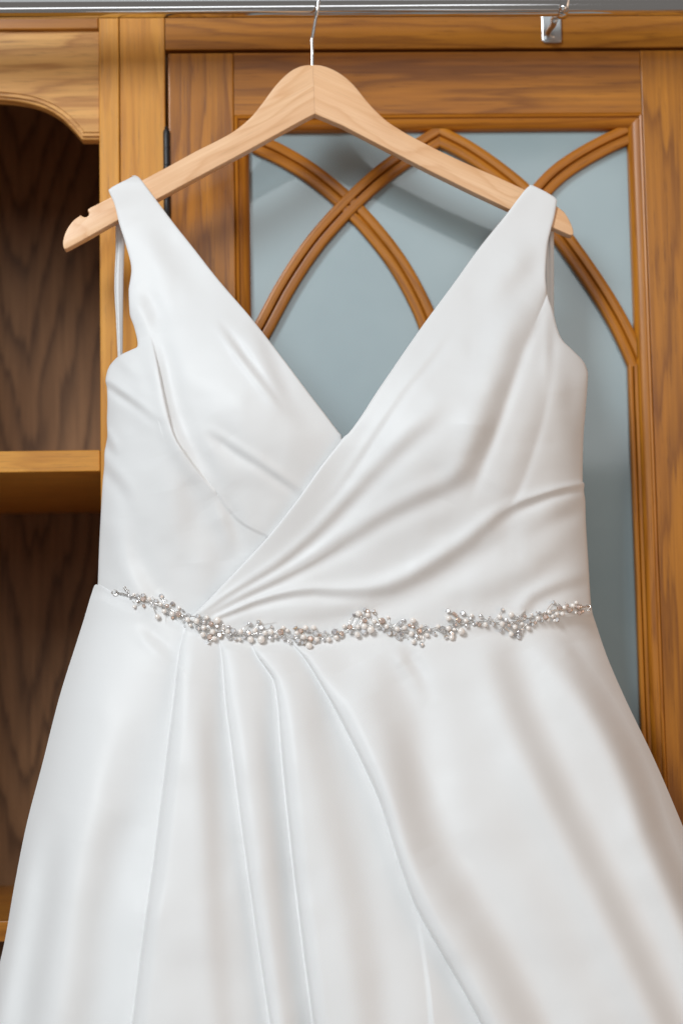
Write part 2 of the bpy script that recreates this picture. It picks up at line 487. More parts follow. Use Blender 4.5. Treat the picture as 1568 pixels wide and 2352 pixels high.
# tracery bars: double bead with a groove
def bar(path, w=0.0186, top=0.0, zmin=None, lift=0.0, mitre=0):
    """path: list of (x, z) world; profile swept; ends square"""
    p = np.asarray(path); n = len(p)
    t = np.gradient(p, axis=0); t /= np.linalg.norm(t, axis=1)[:, None]
    nr = np.stack([-t[:, 1], t[:, 0]], -1)
    s = np.concatenate([[0], np.cumsum(np.linalg.norm(np.diff(p, axis=0), axis=1))])
    yb = YP - 0.0002; h = 0.0082 + lift
    hf = [(.5, 0), (.5, .78), (.475, .92), (.42, .985), (.28, 1.0), (.13, .99), (.065, .95), (.035, .62), (0, .50)]
    pr = [(-a_, d_) for a_, d_ in hf] + [(a_, d_) for a_, d_ in reversed(hf[:-1])]
    vs, gr = [], []
    for i in range(n):
        for a, d in pr:
            vs.append((p[i, 0] + nr[i, 0] * a * w, yb - d * h, p[i, 1] + nr[i, 1] * a * w))
            gr.append((s[i], a * w + top, d * 0.004))
    k = len(pr); fs = []
    for i in range(n - 1):
        for j in range(k - 1):
            fs.append((i * k + j, i * k + j + 1, (i + 1) * k + j + 1, (i + 1) * k + j))
    fs.append(tuple(range(k))); fs.append(tuple((n - 1) * k + j for j in reversed(range(k))))
    me = bpy.data.meshes.new('tracery_bar'); me.from_pydata(vs, [], fs)
    bm = bmesh.new(); bm.from_mesh(me); bmesh.ops.recalc_face_normals(bm, faces=bm.faces[:]); bm.to_mesh(me); bm.free()
    set_grain(me, gr)
    bm = bmesh.new(); bm.from_mesh(me)
    cuts = [((xs0 + WM - .0012, 0, 0), (-1, 0, 0)), ((xs1 - WM + .0012, 0, 0), (1, 0, 0)), ((0, 0, zr0 - WM + .0012), (0, 0, 1))]
    if mitre: cuts.append(((xap - mitre * 0.00006, 0, 0), (mitre, 0, 0)))
    if zmin is not None: cuts.append(((0, 0, zmin), (0, 0, -1)))
    for co, no in cuts:
        r = bmesh.ops.bisect_plane(bm, geom=bm.verts[:] + bm.edges[:] + bm.faces[:], plane_co=co, plane_no=no, clear_outer=True)
        es = [e for e in r['geom_cut'] if isinstance(e, bmesh.types.BMEdge)]
        if es: bmesh.ops.edgeloop_fill(bm, edges=es)
    bm.to_mesh(me); bm.free()
    o = link('tracery_bar', me, M['oak_trim'], door); auto_smooth(me, 60)
    return o

yT = YP - 0.006
xap = X(1008.5, 312, yT)
def tp(pts, n=30):
    c = catmull(pts, n); q = P(c[:, 0], c[:, 1], yT); return q[:, [0, 2]]
bar(tp([(547, 860), (553, 845), (572, 806), (604, 755), (658, 655), (720, 562), (790, 482), (868, 408), (940, 355), (1008, 312), (1060, 281)], 40), top=0.3, mitre=1, zmin=Z(843, 560, yT))
bar(tp([(588, 328), (640, 352), (700, 387), (750, 424), (795, 464), (850, 522), (905, 592), (950, 668), (985, 748), (1004, 838)], 44), top=0.6, lift=-0.0016)
bar(tp([(958, 281), (1009, 312), (1070, 344), (1140, 392), (1205, 446), (1262, 508), (1318, 582), (1373, 662), (1415, 732), (1446, 795), (1467, 845), (1473, 860)], 40), top=1.2, mitre=-1, zmin=Z(843, 1450, yT))
bar(tp([(1444, 306), (1385, 333), (1320, 370), (1270, 408), (1221, 462), (1166, 524), (1112, 594), (1067, 670), (1033, 750), (1014, 838)], 44), top=1.5, lift=-0.0016)
for pxm in (1453, 1008, 567):
    xx = X(pxm, 843, yT)
    bar([(xx, Z(841, 1100, yT) - 0.0003 - k * 0.1) for k in range(9)], w=0.0096 if pxm != 1008 else 0.0150, top=pxm * 0.01)

# hinge barrel
def lathe(name, prof_, cx, cy, mat, parent, seg=18):
    vs, fs = [], []
    for r, z in prof_:
        for k in range(seg):
            a = 2 * math.pi * k / seg
            vs.append((cx + r * math.cos(a), cy + r * math.sin(a), z))
    n = len(prof_)
    for i in range(n - 1):
        for k in range(seg):
            fs.append((i * seg + k, i * seg + (k + 1) % seg, (i + 1) * seg + (k + 1) % seg, (i + 1) * seg + k))
    fs.append(tuple(reversed(range(seg)))); fs.append(tuple((n - 1) * seg + k for k in range(seg)))
    me = bpy.data.meshes.new(name); me.from_pydata(vs, [], fs)
    bm = bmesh.new(); bm.from_mesh(me); bmesh.ops.recalc_face_normals(bm, faces=bm.faces[:]); bm.to_mesh(me); bm.free()
    o = link(name, me, mat, parent); auto_smooth(me, 40); return o
hz1, hz0 = Z(292, 380), Z(512, 380)
hh = hz1 - hz0
pf = [(0.0005, hz1), (0.0016, hz1 - .0004), (0.0020, hz1 - .0014), (0.0015, hz1 - .0026), (0.0023, hz1 - .0034), (0.0031, hz1 - .005)]
for k in range(1, 5):
    zz = hz1 - .005 - (hh - .01) * k / 5
    pf += [(0.0031, zz + .0004), (0.0026, zz + .0001), (0.0026, zz - .0001), (0.0031, zz - .0004)]
pf += [(0.0031, hz0 + .005), (0.0023, hz0 + .0034), (0.0015, hz0 + .0026), (0.0020, hz0 + .0014), (0.0005, hz0)]
lathe('hinge', pf, (xC + xd0) / 2 - 0.0003, YW - 0.0016, M['black'], door)
board('hinge_leaf', xC + 0.0004, xd0 - 0.0004, YW + 0.001, YW + 0.02, hz0 + .003, hz1 - .003, 'Z', M['black'], door, 0)

# ================================================================== CLOTHES RAIL
TR = 0.0135
zt = float(P(784, 39, 0)[2]) + TR * 1.03
rail = empty('clothes_rail', (0, 0, zt))
tag(rail, 'round chrome clothes rail on a screwed wall plate across the top of the oak wardrobe', 'rail')
def cyl_x(name, x0, x1, y, z, r, mat, parent, seg=48):
    return link(name, tube_mesh(name, [(x0, y, z), ((x0 + x1) / 2, y, z), (x1, y, z)], r, seg), mat, parent)
o = cyl_x('tube', xL, xR, 0, zt, TR, M['chrome'], rail); auto_smooth(o.data, 60)
brk = empty('bracket', (X(1265, 70), YW, Z(70, 1265)), rail)
bx0, bx1, bz0, bz1 = X(1243, 70), X(1287, 70), Z(100, 1265), Z(20, 1265)
def rrect(x0, x1, z0, z1, r, n=6):
    pts = []
    for cx, cz, a0 in ((x1 - r, z1 - r, 0), (x0 + r, z1 - r, 90), (x0 + r, z0 + r, 180), (x1 - r, z0 + r, 270)):
        for k in range(n + 1):
            a = math.radians(a0 + 90 * k / n); pts.append((cx + r * math.cos(a), cz + r * math.sin(a)))
    return pts
prism('plate', rrect(bx0, bx1, bz0, bz1, 0.0030), YW - 0.0028, YW - 0.0002, 'Z', M['zinc'], brk, 0.0006)
def screw(px, py):
    c = P(px, py, YW - 0.003); r = 0.0030
    bm = bmesh.new()
    bmesh.ops.create_uvsphere(bm, u_segments=14, v_segments=8, radius=r)
    for v in bm.verts:
        v.co.y *= 0.55
        if abs(v.co.x - v.co.z) < 0.0009 and v.co.y < 0: v.co.y *= 0.55
        v.co += Vector((c[0], c[1], c[2]))
    link('screw', bm_mesh(bm, 'screw'), M['zinc'], brk)
screw(1266, 82)
# bent rod from the plate up to the ring on the tube
cl_x = X(1290, 20, 0)
rod = [tuple(P(1262, 84, YW - .003)), tuple(P(1258, 76, YW - .014)), tuple(P(1263, 66, YW - .024)), tuple(P(1270, 57, YW - .034)),
       tuple(P(1270, 46, YW - .044)), (X(1274, 40, .01), 0.012, zt - TR * 1.02)]
rc = catmull(rod, 26)
link('rod', tube_mesh('rod', rc.tolist(), 0.0027, 12), M['zinc'], brk)
# ring clip round the tube
bm = bmesh.new()
pr = [(-0.0042, .0002), (-0.0042, .0017), (-0.003, .0024), (0.003, .0024), (0.0042, .0017), (0.0042, .0002)]
seg = 40; ring = []
for k in range(seg):
    a = 2 * math.pi * k / seg
    ring.append([bm.verts.new((cl_x + s, math.cos(a) * (TR + d), zt + math.sin(a) * (TR + d))) for s, d in pr])
for k in range(seg):
    for j in range(len(pr) - 1):
        bm.faces.new((ring[k][j], ring[k][j + 1], ring[(k + 1) % seg][j + 1], ring[(k + 1) % seg][j]))
bmesh.ops.recalc_face_normals(bm, faces=bm.faces[:])
link('clip', bm_mesh(bm, 'clip'), M['chrome'], brk)
c = P(1289, 37, -TR); bm = bmesh.new()
bmesh.ops.create_uvsphere(bm, u_segments=16, v_segments=10, radius=0.0036)
for v in bm.verts: v.co += Vector((cl_x - 0.0006, -TR * 0.78, zt - TR * 0.75))
link('clip_nut', bm_mesh(bm, 'clip_nut'), M['chrome'], brk)

# ================================================================== HANGER
HY = 0.0062
hanger = empty('clothes_hanger', tuple(P(718, 200, 0)))
tag(hanger, 'pale beech wooden clothes hanger with notched tip and steel hook', 'clothes hanger')
apex_t, apex_b = (718, 148.5), (723, 261)
Ltop = catmull([(718, 148.5), (704, 149), (690, 152), (672, 160), (655, 173), (640, 188), (625, 206), (600, 240), (575, 270), (540, 299), (500, 322), (450, 347), (390, 380), (330, 412), (250, 455), (207, 477)], 60).tolist()
Lnotch = [(203, 480), (202, 484), (205, 489), (204, 494), (199, 498), (192, 498), (186, 494)]
Ltip = catmull([(184, 495), (170, 505), (158, 520), (149, 538), (145, 555), (146, 567), (150, 572), (158, 569)], 16).tolist()
Lbot = [(200, 546), (260, 512), (330, 474), (450, 409), (575, 342), (700, 273)]
Rtop = catmull([(718, 148.5), (735, 149.5), (752, 154), (768, 161), (786, 172), (803, 186), (819, 203), (849, 240), (884, 274), (914, 295), (949, 315), (1009, 346), (1084, 381), (1150, 410), (1204, 435), (1262, 464), (1279, 474)], 60).tolist()
Rtip = catmull([(1279, 474), (1296, 488), (1308, 508), (1315, 526), (1316, 536), (1313, 540), (1306, 539)], 14).tolist()[1:]
Rbot = [(1272, 524), (1169, 480), (1084, 440), (984, 391), (874, 334), (784, 287)]
def hz(pts): return [(float(q[0]), float(q[2])) for q in (P(a, b_, -HY) for a, b_ in pts)]
def dedupe(pts):
    out = []
    for p in pts:
        if not out or math.hypot(p[0] - out[-1][0], p[1] - out[-1][1]) > 0.8: out.append(p)
    return out
qa, qb = P(718.3, 148.5, -HY), P(722.8, 261.5, -HY)
mit = (qa[0], qa[2], (qb[0] - qa[0]) / (qb[2] - qa[2]))
def arm(pts, ang, split):
    o = prism('arm', hz(dedupe(pts)), -HY, HY, ang, M['beech'], hanger, 0.0011, 3, smooth=False, skip=mit)
    auto_smooth(o.data, 28)
arm(Ltop + Lnotch + Ltip + Lbot + [(722.7, 261.5)], math.radians(28), 0)
arm([(723.0, 261.5)] + list(reversed(Rbot)) + list(reversed(Rtip)) + list(reversed(Rtop))[:-1] + [(718.3, 148.5)], math.radians(-25), 0)
zc = zt
hk = [tuple(P(717, 156, 0)), tuple(P(717, 120, 0)), tuple(P(716, 92, 0)), tuple(P(717.5, 84, -.001)), tuple(P(722, 58, -.0075)), tuple(P(726, 36, -.0135)),
      tuple(P(729, 18, -.0158))]
top_x = X(731, 0, 0)
R_ = TR + 0.0021
for a in range(170, 10, -16):
    an = math.radians(a)
    hk.append((top_x + 0.0005, -R_ * -math.cos(an) * 1.0, zc + R_ * math.sin(an)))
hkc = catmull(hk, 90)
link('hook', tube_mesh('hook', hkc.tolist(), 0.00165, 14), M['wire_steel'], hanger)
lathe('collar', [(0.0017, Z(150, 717, 0)), (0.0026, Z(150.5, 717, 0)), (0.0027, Z(153, 717, 0))], X(717, 150, 0), 0, M['wire_steel'], hanger)

# ================================================================== WEDDING DRESS
dress = empty('wedding_dress', tuple(P(790, 1440, -0.02)))
tag(dress, 'white satin wedding dress with crossed V neck bodice and pleated skirt', 'dress')

def sdist(px, py, curve):
    """signed distance (px) to a polyline running down the picture: + is to its right; t = 0..1 along it"""
    c = curve; best = np.full(px.shape, 1e18); sd = np.zeros(px.shape); tt = np.zeros(px.shape)
    n = len(c) - 1
    for i in range(n):
        ax, ay = c[i]; bx, by = c[i + 1]; vx, vy = bx - ax, by - ay; l2 = vx * vx + vy * vy + 1e-9
        u = np.clip(((px - ax) * vx + (py - ay) * vy) / l2, 0, 1)
        dx = px - ax - u * vx; dy = py - ay - u * vy
        d2 = dx * dx + dy * dy; k = d2 < best
        best = np.where(k, d2, best)
        sg = np.sign(vy * (px - ax) - vx * (py - ay))
        sd = np.where(k, sg * np.sqrt(d2), sd); tt = np.where(k, (i + u) / n, tt)
    return sd, tt

class Fold:
    def __init__(s, kind, pts, A, w, amp=(0, 1, 1, 0), L=80, side=1, wl=None):
        s.wl = wl
        s.kind, s.A, s.w, s.L, s.side = kind, A, w, L, side
        s.c = catmull(pts, 26)
        s.amp = amp
        r = (9 if kind == 'fall' else 4.2) * max(w, L if kind in ('pleat', 'asym') else w)
        s.bb = (s.c[:, 0].min() - r, s.c[:, 0].max() + r, s.c[:, 1].min() - r, s.c[:, 1].max() + r)
    def add(s, px, py, h):
        k = (px > s.bb[0]) & (px < s.bb[1]) & (py > s.bb[2]) & (py < s.bb[3])
        if not k.any(): return
        d, t = sdist(px[k], py[k], s.c)
        a = np.interp(t, np.linspace(0, 1, len(s.amp)), s.amp) * s.A
        if s.kind == 'slope':        # ridge on the left, hollow on the right, face turned right
            q = s.side * d / (s.w * (1 if s.wl is None else np.interp(t, np.linspace(0, 1, len(s.wl)), s.wl))); h[k] += -a * q * np.exp(0.5 - q * q / 2)
        elif s.kind == 'fall':       # like slope, but the low side stays low
            q = s.side * d / s.w; h[k] += -a * np.where(q < 1, q * np.exp(0.5 - q * q / 2), 1 + 0.12 * np.minimum(q - 1, 3))
        elif s.kind == 'asym':       # different widths left (w) and right (L)
            d = s.side * d; q = np.where(d < 0, d / s.w, d / s.L)
            h[k] += -a * q * np.exp(0.5 - q * q / 2) * np.where(d < 0, s.w, s.L) / max(s.w, s.L)
        elif s.kind == 'ridge':
            h[k] += a * np.exp(-(d / s.w) ** 2 / 2)
        elif s.kind == 'crease':     # narrow V groove
            h[k] += -a * np.exp(-np.abs(d) / s.w)
        elif s.kind == 'pleat':      # fold edge: steps up on the chosen side, then runs out
            q = s.side * d; st = np.clip(q / s.w + .5, 0, 1); st = st * st * (3 - 2 * st)
            h[k] += a * st * np.exp(-(np.maximum(q, 0) / s.L) ** 2)

def smooth_noise(px, py, scale, seed):
    r = np.random.default_rng(seed); g = r.normal(size=(64, 64))
    x = px / scale + 7; y = py / scale + 7
    xi = np.floor(x).astype(int); yi = np.floor(y).astype(int); fx = x - xi; fy = y - yi
    fx = fx**3 * (fx * (6 * fx - 15) + 10); fy = fy**3 * (fy * (6 * fy - 15) + 10)
    gg = lambda a, b_: g[a % 64, b_ % 64]
    return (gg(xi, yi) * (1 - fx) + gg(xi + 1, yi) * fx) * (1 - fy) + (gg(xi, yi + 1) * (1 - fx) + gg(xi + 1, yi + 1) * fx) * fy

# ---- outlines (y -> x)
bL = pchip([(403, 310), (412, 292), (424, 268), (431, 256), (437, 250), (446, 253), (465, 262), (513, 274), (561, 289), (621, 302), (640, 300), (667, 296), (719, 298), (753, 309), (792, 316.5),
            (797, 315), (803, 303), (813, 281), (821, 269), (829, 261), (839, 253), (852, 247), (875, 243), (890, 246), (930, 247), (965, 246), (1000, 247), (1020, 244), (1045, 240), (1060, 240), (1110, 236), (1180, 232), (1260, 228), (1343, 225), (1480, 218)])
bR = pchip([(425, 1222), (431, 1234), (438, 1248), (446, 1262), (454, 1274), (461, 1278), (470, 1277), (498, 1272), (528, 1264), (568, 1256), (632, 1252), (674, 1256), (712, 1268), (769, 1284), (785, 1294), (800, 1310), (812, 1322), (824, 1334), (840, 1344),
            (859, 1349), (900, 1347), (939, 1344), (1000, 1339), (1024, 1338), (1090, 1337), (1106, 1337), (1111, 1341), (1125, 1340), (1150, 1343), (1189, 1344), (1290, 1350), (1398, 1357), (1480, 1372)])
vL = pchip([(403, 312), (406, 318), (412, 324), (424, 333), (463, 362), (520, 405), (564, 440), (643, 502), (734, 580), (824, 650), (900, 707), (960, 753), (985, 772), (999, 784), (1003, 790)])
vR = pchip([(425, 1218), (430, 1211), (450, 1194), (495, 1160), (564, 1104), (650, 1042), (749, 969), (850, 899), (909, 859), (950, 833), (980, 812), (996, 799), (1003, 790),
            (1020, 777), (1070, 738), (1135, 692), (1225, 622), (1300, 553), (1345, 510), (1385, 472), (1408, 448), (1440, 420), (1480, 400)])
sL = pchip([(1340, 222), (1346, 217), (1360, 212), (1382, 205), (1420, 194), (1464, 180), (1601, 137), (1754, 98), (1901, 60), (2038, 33), (2164, 11), (2213, 0), (2400, -38), (2700, -95)])
sR = pchip([(1340, 1355), (1398, 1358), (1440, 1370), (1505, 1392), (1605, 1435), (1730, 1495), (1800, 1526), (1905, 1570), (2100, 1655), (2400, 1790), (2700, 1920)])
seam = pchip([(150, 1340), (225, 1343), (262, 1360), (330, 1384), (400, 1412), (460, 1442), (520, 1458), (600, 1464), (700, 1466), (780, 1456), (850, 1446), (950, 1452), (1050, 1440), (1150, 1428), (1250, 1414), (1357, 1398), (1450, 1385)])

Y0b = pchip([(400, 0.0005), (408, -.006), (420, -.0100), (440, -.0112), (500, -.0115), (580, -.018), (700, -.032), (850, -.050), (1000, -.058), (1150, -.054), (1300, -.046), (1480, -.042)])
Tb = pchip([(400, .0), (480, .0015), (700, .012), (830, .028), (1000, .046), (1400, .044), (1480, .044)])
Y0s = pchip([(1330, -.0445), (1420, -.046), (1520, -.056), (1700, -.072), (2000, -.094), (2352, -.115), (2700, -.13)])
Ts = pchip([(1330, .046), (1500, .055), (1800, .070), (2352, .090), (2700, .10)])

_yy = np.arange(380, 1500, 2.0)
def _soft(f, sg=40):
    k = np.exp(-(np.arange(-90, 91) * 2.0 / sg) ** 2 / 2); k /= k.sum()
    v = np.pad(f(_yy), 90, mode='edge'); v = np.convolve(v, k, 'valid')
    return lambda q: np.interp(q, _yy, v)
bLs, bRs = _soft(bL), _soft(bR)
_Y0, _T = _soft(Y0b, 34), _soft(Tb, 34)
def Y0f(q):
    k = np.clip((np.asarray(q) - 470) / 90, 0, 1); return Y0b(q) * (1 - k) + _Y0(q) * k
def Tf(q):
    k = np.clip((np.asarray(q) - 470) / 90, 0, 1); return Tb(q) * (1 - k) + _T(q) * k

def bend(u):
    a = np.minimum(np.abs(u), 1.07)
    return 0.35 * a**3 + 0.65 * a**11

def cup(px, py, cx, cy, rx, ry, A, rot=0.0):
    c, s = math.cos(rot), math.sin(rot); dx, dy = px - cx, py - cy
    a = (dx * c + dy * s) / rx; b_ = (-dx * s + dy * c) / ry
    return A * np.exp(-(a * a + b_ * b_) / 2)

folds_left = [
    Fold('pleat', [(346, 770), (362, 832), (380, 920), (400, 998), (428, 1044), (462, 1090), (505, 1142)], 4.6 * MM, 5, (0, .9, 1, 1, .7, 0), 85, -1),
    Fold('slope', [(352, 770), (372, 850), (398, 960), (440, 1050), (500, 1132)], 3.4 * MM, 18, (0, 1, 1, .8, 0)),
    Fold('slope', [(306, 660), (330, 695), (347, 735), (358, 790)], 2.4 * MM, 20, (0, 1, 1, 0)),
    Fold('slope', [(330, 500), (370, 565), (415, 625), (462, 690), (500, 750)], 1.2 * MM, 26, (0, 1, .8, .3, 0)),
    Fold('slope', [(495, 735), (553, 812), (600, 874), (655, 950)], 1.9 * MM, 9, (0, 1.1, .8, 0)),
    Fold('slope', [(562, 720), (600, 789), (636, 880), (672, 950), (720, 1010)], 1.8 * MM, 20, (0, .9, 1, .5, 0)),
    Fold('slope', [(470, 985), (505, 1008), (545, 1035), (600, 1069), (650, 1104), (697, 1137)], 1.3 * MM, 10, (0, 1, .9, 1, .4), side=-1),
    Fold('slope', [(470, 960), (500, 1020), (530, 1060), (570, 1095)], 1.6 * MM, 24, (0, 1, .6, 0)),
    Fold('pleat', [(503, 1139), (525, 1172), (560, 1205), (616, 1234)], 1.7 * MM, 9, (.4, .9, .9, .6), 60, 1),
    Fold('slope', [(500, 1140), (520, 1185), (534, 1230), (545, 1280)], 2.0 * MM, 16, (.2, 1, .7, 0)),
    Fold('slope', [(248, 882), (280, 905), (320, 934), (378, 980)], 1.7 * MM, 9, (.9, 1, .6, 0), side=-1),
    Fold('slope', [(268, 828), (290, 850), (330, 880)], 1.3 * MM, 14, (.6, 1, 0), side=-1),
    Fold('slope', [(244, 1002), (254, 1022), (266, 1050)], 1.8 * MM, 10, (1, 1, 0), side=-1),
    Fold('slope', [(238, 1066), (262, 1092), (290, 1130), (300, 1180)], 1.6 * MM, 14, (1, 1, .6, 0), side=-1),
    Fold('slope', [(395, 1040), (418, 1120), (428, 1200), (440, 1300)], 2.4 * MM, 30, (0, 1, .8, 0)),
    Fold('slope', [(262, 1090), (284, 1200), (305, 1290), (345, 1362), (375, 1400)], 2.6 * MM, 24, (0, .6, 1, 1, .4)),
    Fold('slope', [(330, 840), (345, 900), (362, 960)], 1.4 * MM, 20, (0, 1, .2)),
    Fold('slope', [(470, 1210), (490, 1290), (480, 1370)], 1.6 * MM, 30, (0, 1, .3)),
]
folds_right = [
    Fold('slope', [(1226, 560), (1205, 610), (1168, 665), (1130, 740)], 2.4 * MM, 28, (0, 1, .8, 0)),
    Fold('ridge', [(1200, 690), (1165, 740), (1130, 820)], 2.0 * MM, 26, (0, 1, 0)),
    Fold('asym', [(1252, 676), (1222, 740), (1194, 800), (1166, 880), (1128, 989), (1096, 1070), (1062, 1165)], 6.5 * MM, 40, (.2, .7, 1, 1, 1, .6, 0), 13),
    Fold('crease', [(1257, 672), (1246, 700), (1222, 755)], 2.4 * MM, 7, (1, .8, 0)),
    Fold('asym', [(1258, 840), (1248, 920), (1224, 1014), (1180, 1132), (1130, 1190)], 2.2 * MM, 32, (0, .7, 1, 1, 0), 9),
    Fold('slope', [(1262, 700), (1262, 800), (1258, 900)], 0.8 * MM, 10, (0, 1, 0)),
    Fold('slope', [(1290, 800), (1296, 900), (1290, 1020)], 1.6 * MM, 24, (0, 1, 0)),
    # pleats fanning out of the left waist
    Fold('slope', [(1046, 745), (985, 830), (924, 904), (834, 1039), (770, 1130), (700, 1200)], 0.6 * MM, 9, (0, 1, 1, 1, .5, 0)),
    Fold('slope', [(1040, 915), (990, 965), (934, 1014), (859, 1089), (790, 1162), (716, 1236), (637, 1298), (560, 1345), (461, 1410)], 1.9 * MM, 19, (0, .6, 1, 1, .95, .95, .9, .7, .4), wl=(1.2, 1.1, 1, .8, .6, .45, .35)),
    Fold('slope', [(1105, 985), (1090, 1050), (1060, 1094), (1000, 1130), (900, 1178), (800, 1240), (717, 1290), (637, 1332), (557, 1370), (473, 1414)], 2.0 * MM, 20, (0, .4, .9, 1, 1, .95, .9, .9, .8, .45), wl=(1.2, 1.1, 1, .9, .7, .5, .35)),
    Fold('slope', [(1348, 1116), (1290, 1127), (1234, 1145), (1180, 1166), (1129, 1200), (1075, 1246), (1000, 1298), (900, 1350), (800, 1364), (700, 1362), (600, 1382), (501, 1420)], 1.7 * MM, 15, (.9, 1, 1, 1, .9, 1, 1, .9, .9, .7), wl=(.5, .6, .8, 1, 1.1, 1.1, .8, .6, .4)),
    Fold('slope', [(1180, 1165), (1140, 1215), (1075, 1268), (980, 1326), (885, 1372), (753, 1412), (640, 1430)], 3.0 * MM, 25, (0, .7, 1, 1, .9, .6, .2)),
    Fold('slope', [(1348, 1150), (1300, 1172), (1240, 1200), (1180, 1240)], 1.6 * MM, 20, (.6, 1, .6, 0)),
    Fold('slope', [(1330, 1215), (1270, 1280), (1200, 1330), (1120, 1360), (1030, 1385)], 1.5 * MM, 26, (0, .8, 1, .8, 0)),
    Fold('slope', [(1350, 1330), (1280, 1350), (1230, 1375), (1208, 1400)], 2.0 * MM, 15, (.3, .8, 1, .8)),
    Fold('ridge', [(693, 1254), (637, 1298), (577, 1334), (520, 1366), (463, 1409)], .55 * MM, 4.5, (0, .8, 1, 1, .8)),
    Fold('ridge', [(800, 1238), (717, 1290), (637, 1332), (557, 1370), (475, 1413)], .6 * MM, 4.5, (0, .8, 1, 1, .8)),
    Fold('ridge', [(900, 1345), (800, 1351), (717, 1350), (657, 1358), (597, 1374), (503, 1416)], .6 * MM, 5, (0, .6, 1, 1, 1, .8)),
    Fold('ridge', [(1345, 1112), (1290, 1122), (1234, 1138), (1172, 1164), (1120, 1200)], .6 * MM, 4.5, (.8, 1, 1, .7, 0)),
    Fold('ridge', [(1080, 900), (1086, 975), (1074, 1050)], 2.2 * MM, 26, (0, 1, 0)),
]
folds_skirt = [
    Fold('pleat', [(950, 2060), (974, 2205), (990, 2352), (1010, 2700)], 2.5 * MM, 14, (0, .6, 1, 1), 60, 1),
    # soft falls
    Fold('slope', [(470, 1570), (478, 1700), (486, 1850), (492, 2000), (500, 2200), (520, 2400), (545, 2720)], 2.6 * MM, 28, (0, .9, 1, .8, .6, .6, .6)),
    Fold('slope', [(590, 1560), (604, 1700), (625, 1900), (650, 2150), (670, 2352), (715, 2720)], 1.6 * MM, 24, (0, .8, .8, .8, .6, .6)),
    Fold('slope', [(700, 1540), (716, 1640), (745, 1760), (790, 1950), (830, 2150), (860, 2400), (900, 2720)], 3.0 * MM, 40, (0, 1, .8, .9, 1, 1)),
    Fold('slope', [(850, 1510), (882, 1580), (919, 1680), (942, 1830), (976, 1955), (1044, 2045), (1114, 2145), (1184, 2285), (1240, 2420), (1340, 2700)], 6.4 * MM, 48, (0, .8, 1, 1, 1, 1, 1, 1, 1, 1)),
    Fold('slope', [(912, 1478), (932, 1512), (960, 1560), (985, 1620)], 2.2 * MM, 15, (0, 1, .6, 0)),
    Fold('slope', [(1128, 1450), (1150, 1505), (1178, 1590), (1226, 1705), (1284, 1830), (1334, 1930), (1384, 2030), (1434, 2130), (1494, 2255), (1550, 2380), (1690, 2700)], 7.2 * MM, 40, (0, .6, .9, 1, 1, 1, 1, 1, 1, 1)),
    Fold('fall', [(1225, 1440), (1292, 1505), (1359, 1590), (1424, 1700), (1474, 1815), (1512, 1930), (1580, 2080), (1720, 2400), (1850, 2720)], 9.5 * MM, 34, (0, .5, .9, 1, 1, 1, 1, 1)),
    Fold('slope', [(1260, 1450), (1310, 1490), (1350, 1540)], 1.6 * MM, 15, (0, 1, 0)),
    Fold('slope', [(300, 1540), (284, 1700), (262, 1840), (232, 1970), (205, 2110), (180, 2300), (166, 2420), (130, 2720)], 7.0 * MM, 58, (0, .5, 1, 1, 1, 1)),
    Fold('slope', [(310, 1830), (290, 1880), (255, 1930)], 1.0 * MM, 34, (0, 1, 0)),
    Fold('slope', [(312, 1428), (340, 1460), (372, 1490), (402, 1520)], 1.3 * MM, 15, (0, 1, 1, .3)),
    Fold('slope', [(110, 1860), (78, 2040), (40, 2250), (12, 2420), (-38, 2720)], 8.0 * MM, 30, (0, .8, 1, 1, 1)),
    Fold('ridge', [(352, 2020), (340, 2100), (318, 2190)], 2.0 * MM, 24, (0, 1, 0)),
]

def depth_bodice(px, py, side):
    l, r = bLs(py), bRs(py)
    u = np.clip((px - (l + r) / 2) / ((r - l) / 2), -1.03, 1.06)
    h = np.zeros(px.shape)
    fade = np.clip((1475 - py) / 60, 0.25, 1)
    for f in (folds_left if side == 'L' else folds_right): f.add(px, py, h)
    h *= fade
    if side == 'L':
        h += cup(px, py, 575, 935, 105, 165, 17 * MM, -0.5)
    else:
        h += cup(px, py, 1010, 960, 120, 170, 18 * MM, 0.55)
    h += (0.45 * smooth_noise(px, py, 85, 3) + 0.25 * smooth_noise(px, py, 42, 5)) * MM * np.clip((py - 420) / 80, 0, 1)
    Y = Y0f(py) + Tf(py) * bend(u) - h
    if side == 'R':
        Y = Y - 0.0045 * np.clip((py - 560) / 300, 0, 1)
        under = Y0f(py) + Tf(py) * bend(u) - cup(px, py, 575, 935, 105, 165, 17 * MM, -0.5) - 0.0042
        k = np.clip(1 - (px - vR(py)) / 170, 0, 1) * np.clip((py - 985) / 40, 0, 1)
        k = k * k * (3 - 2 * k)
        dd = Y - under
        Y = Y - 0.5 * (dd + np.sqrt(dd * dd + 0.004 ** 2)) * k
    dn = np.clip((py - seam(px) - 9) / 16, 0, 1)
    return Y + 0.016 * dn * dn

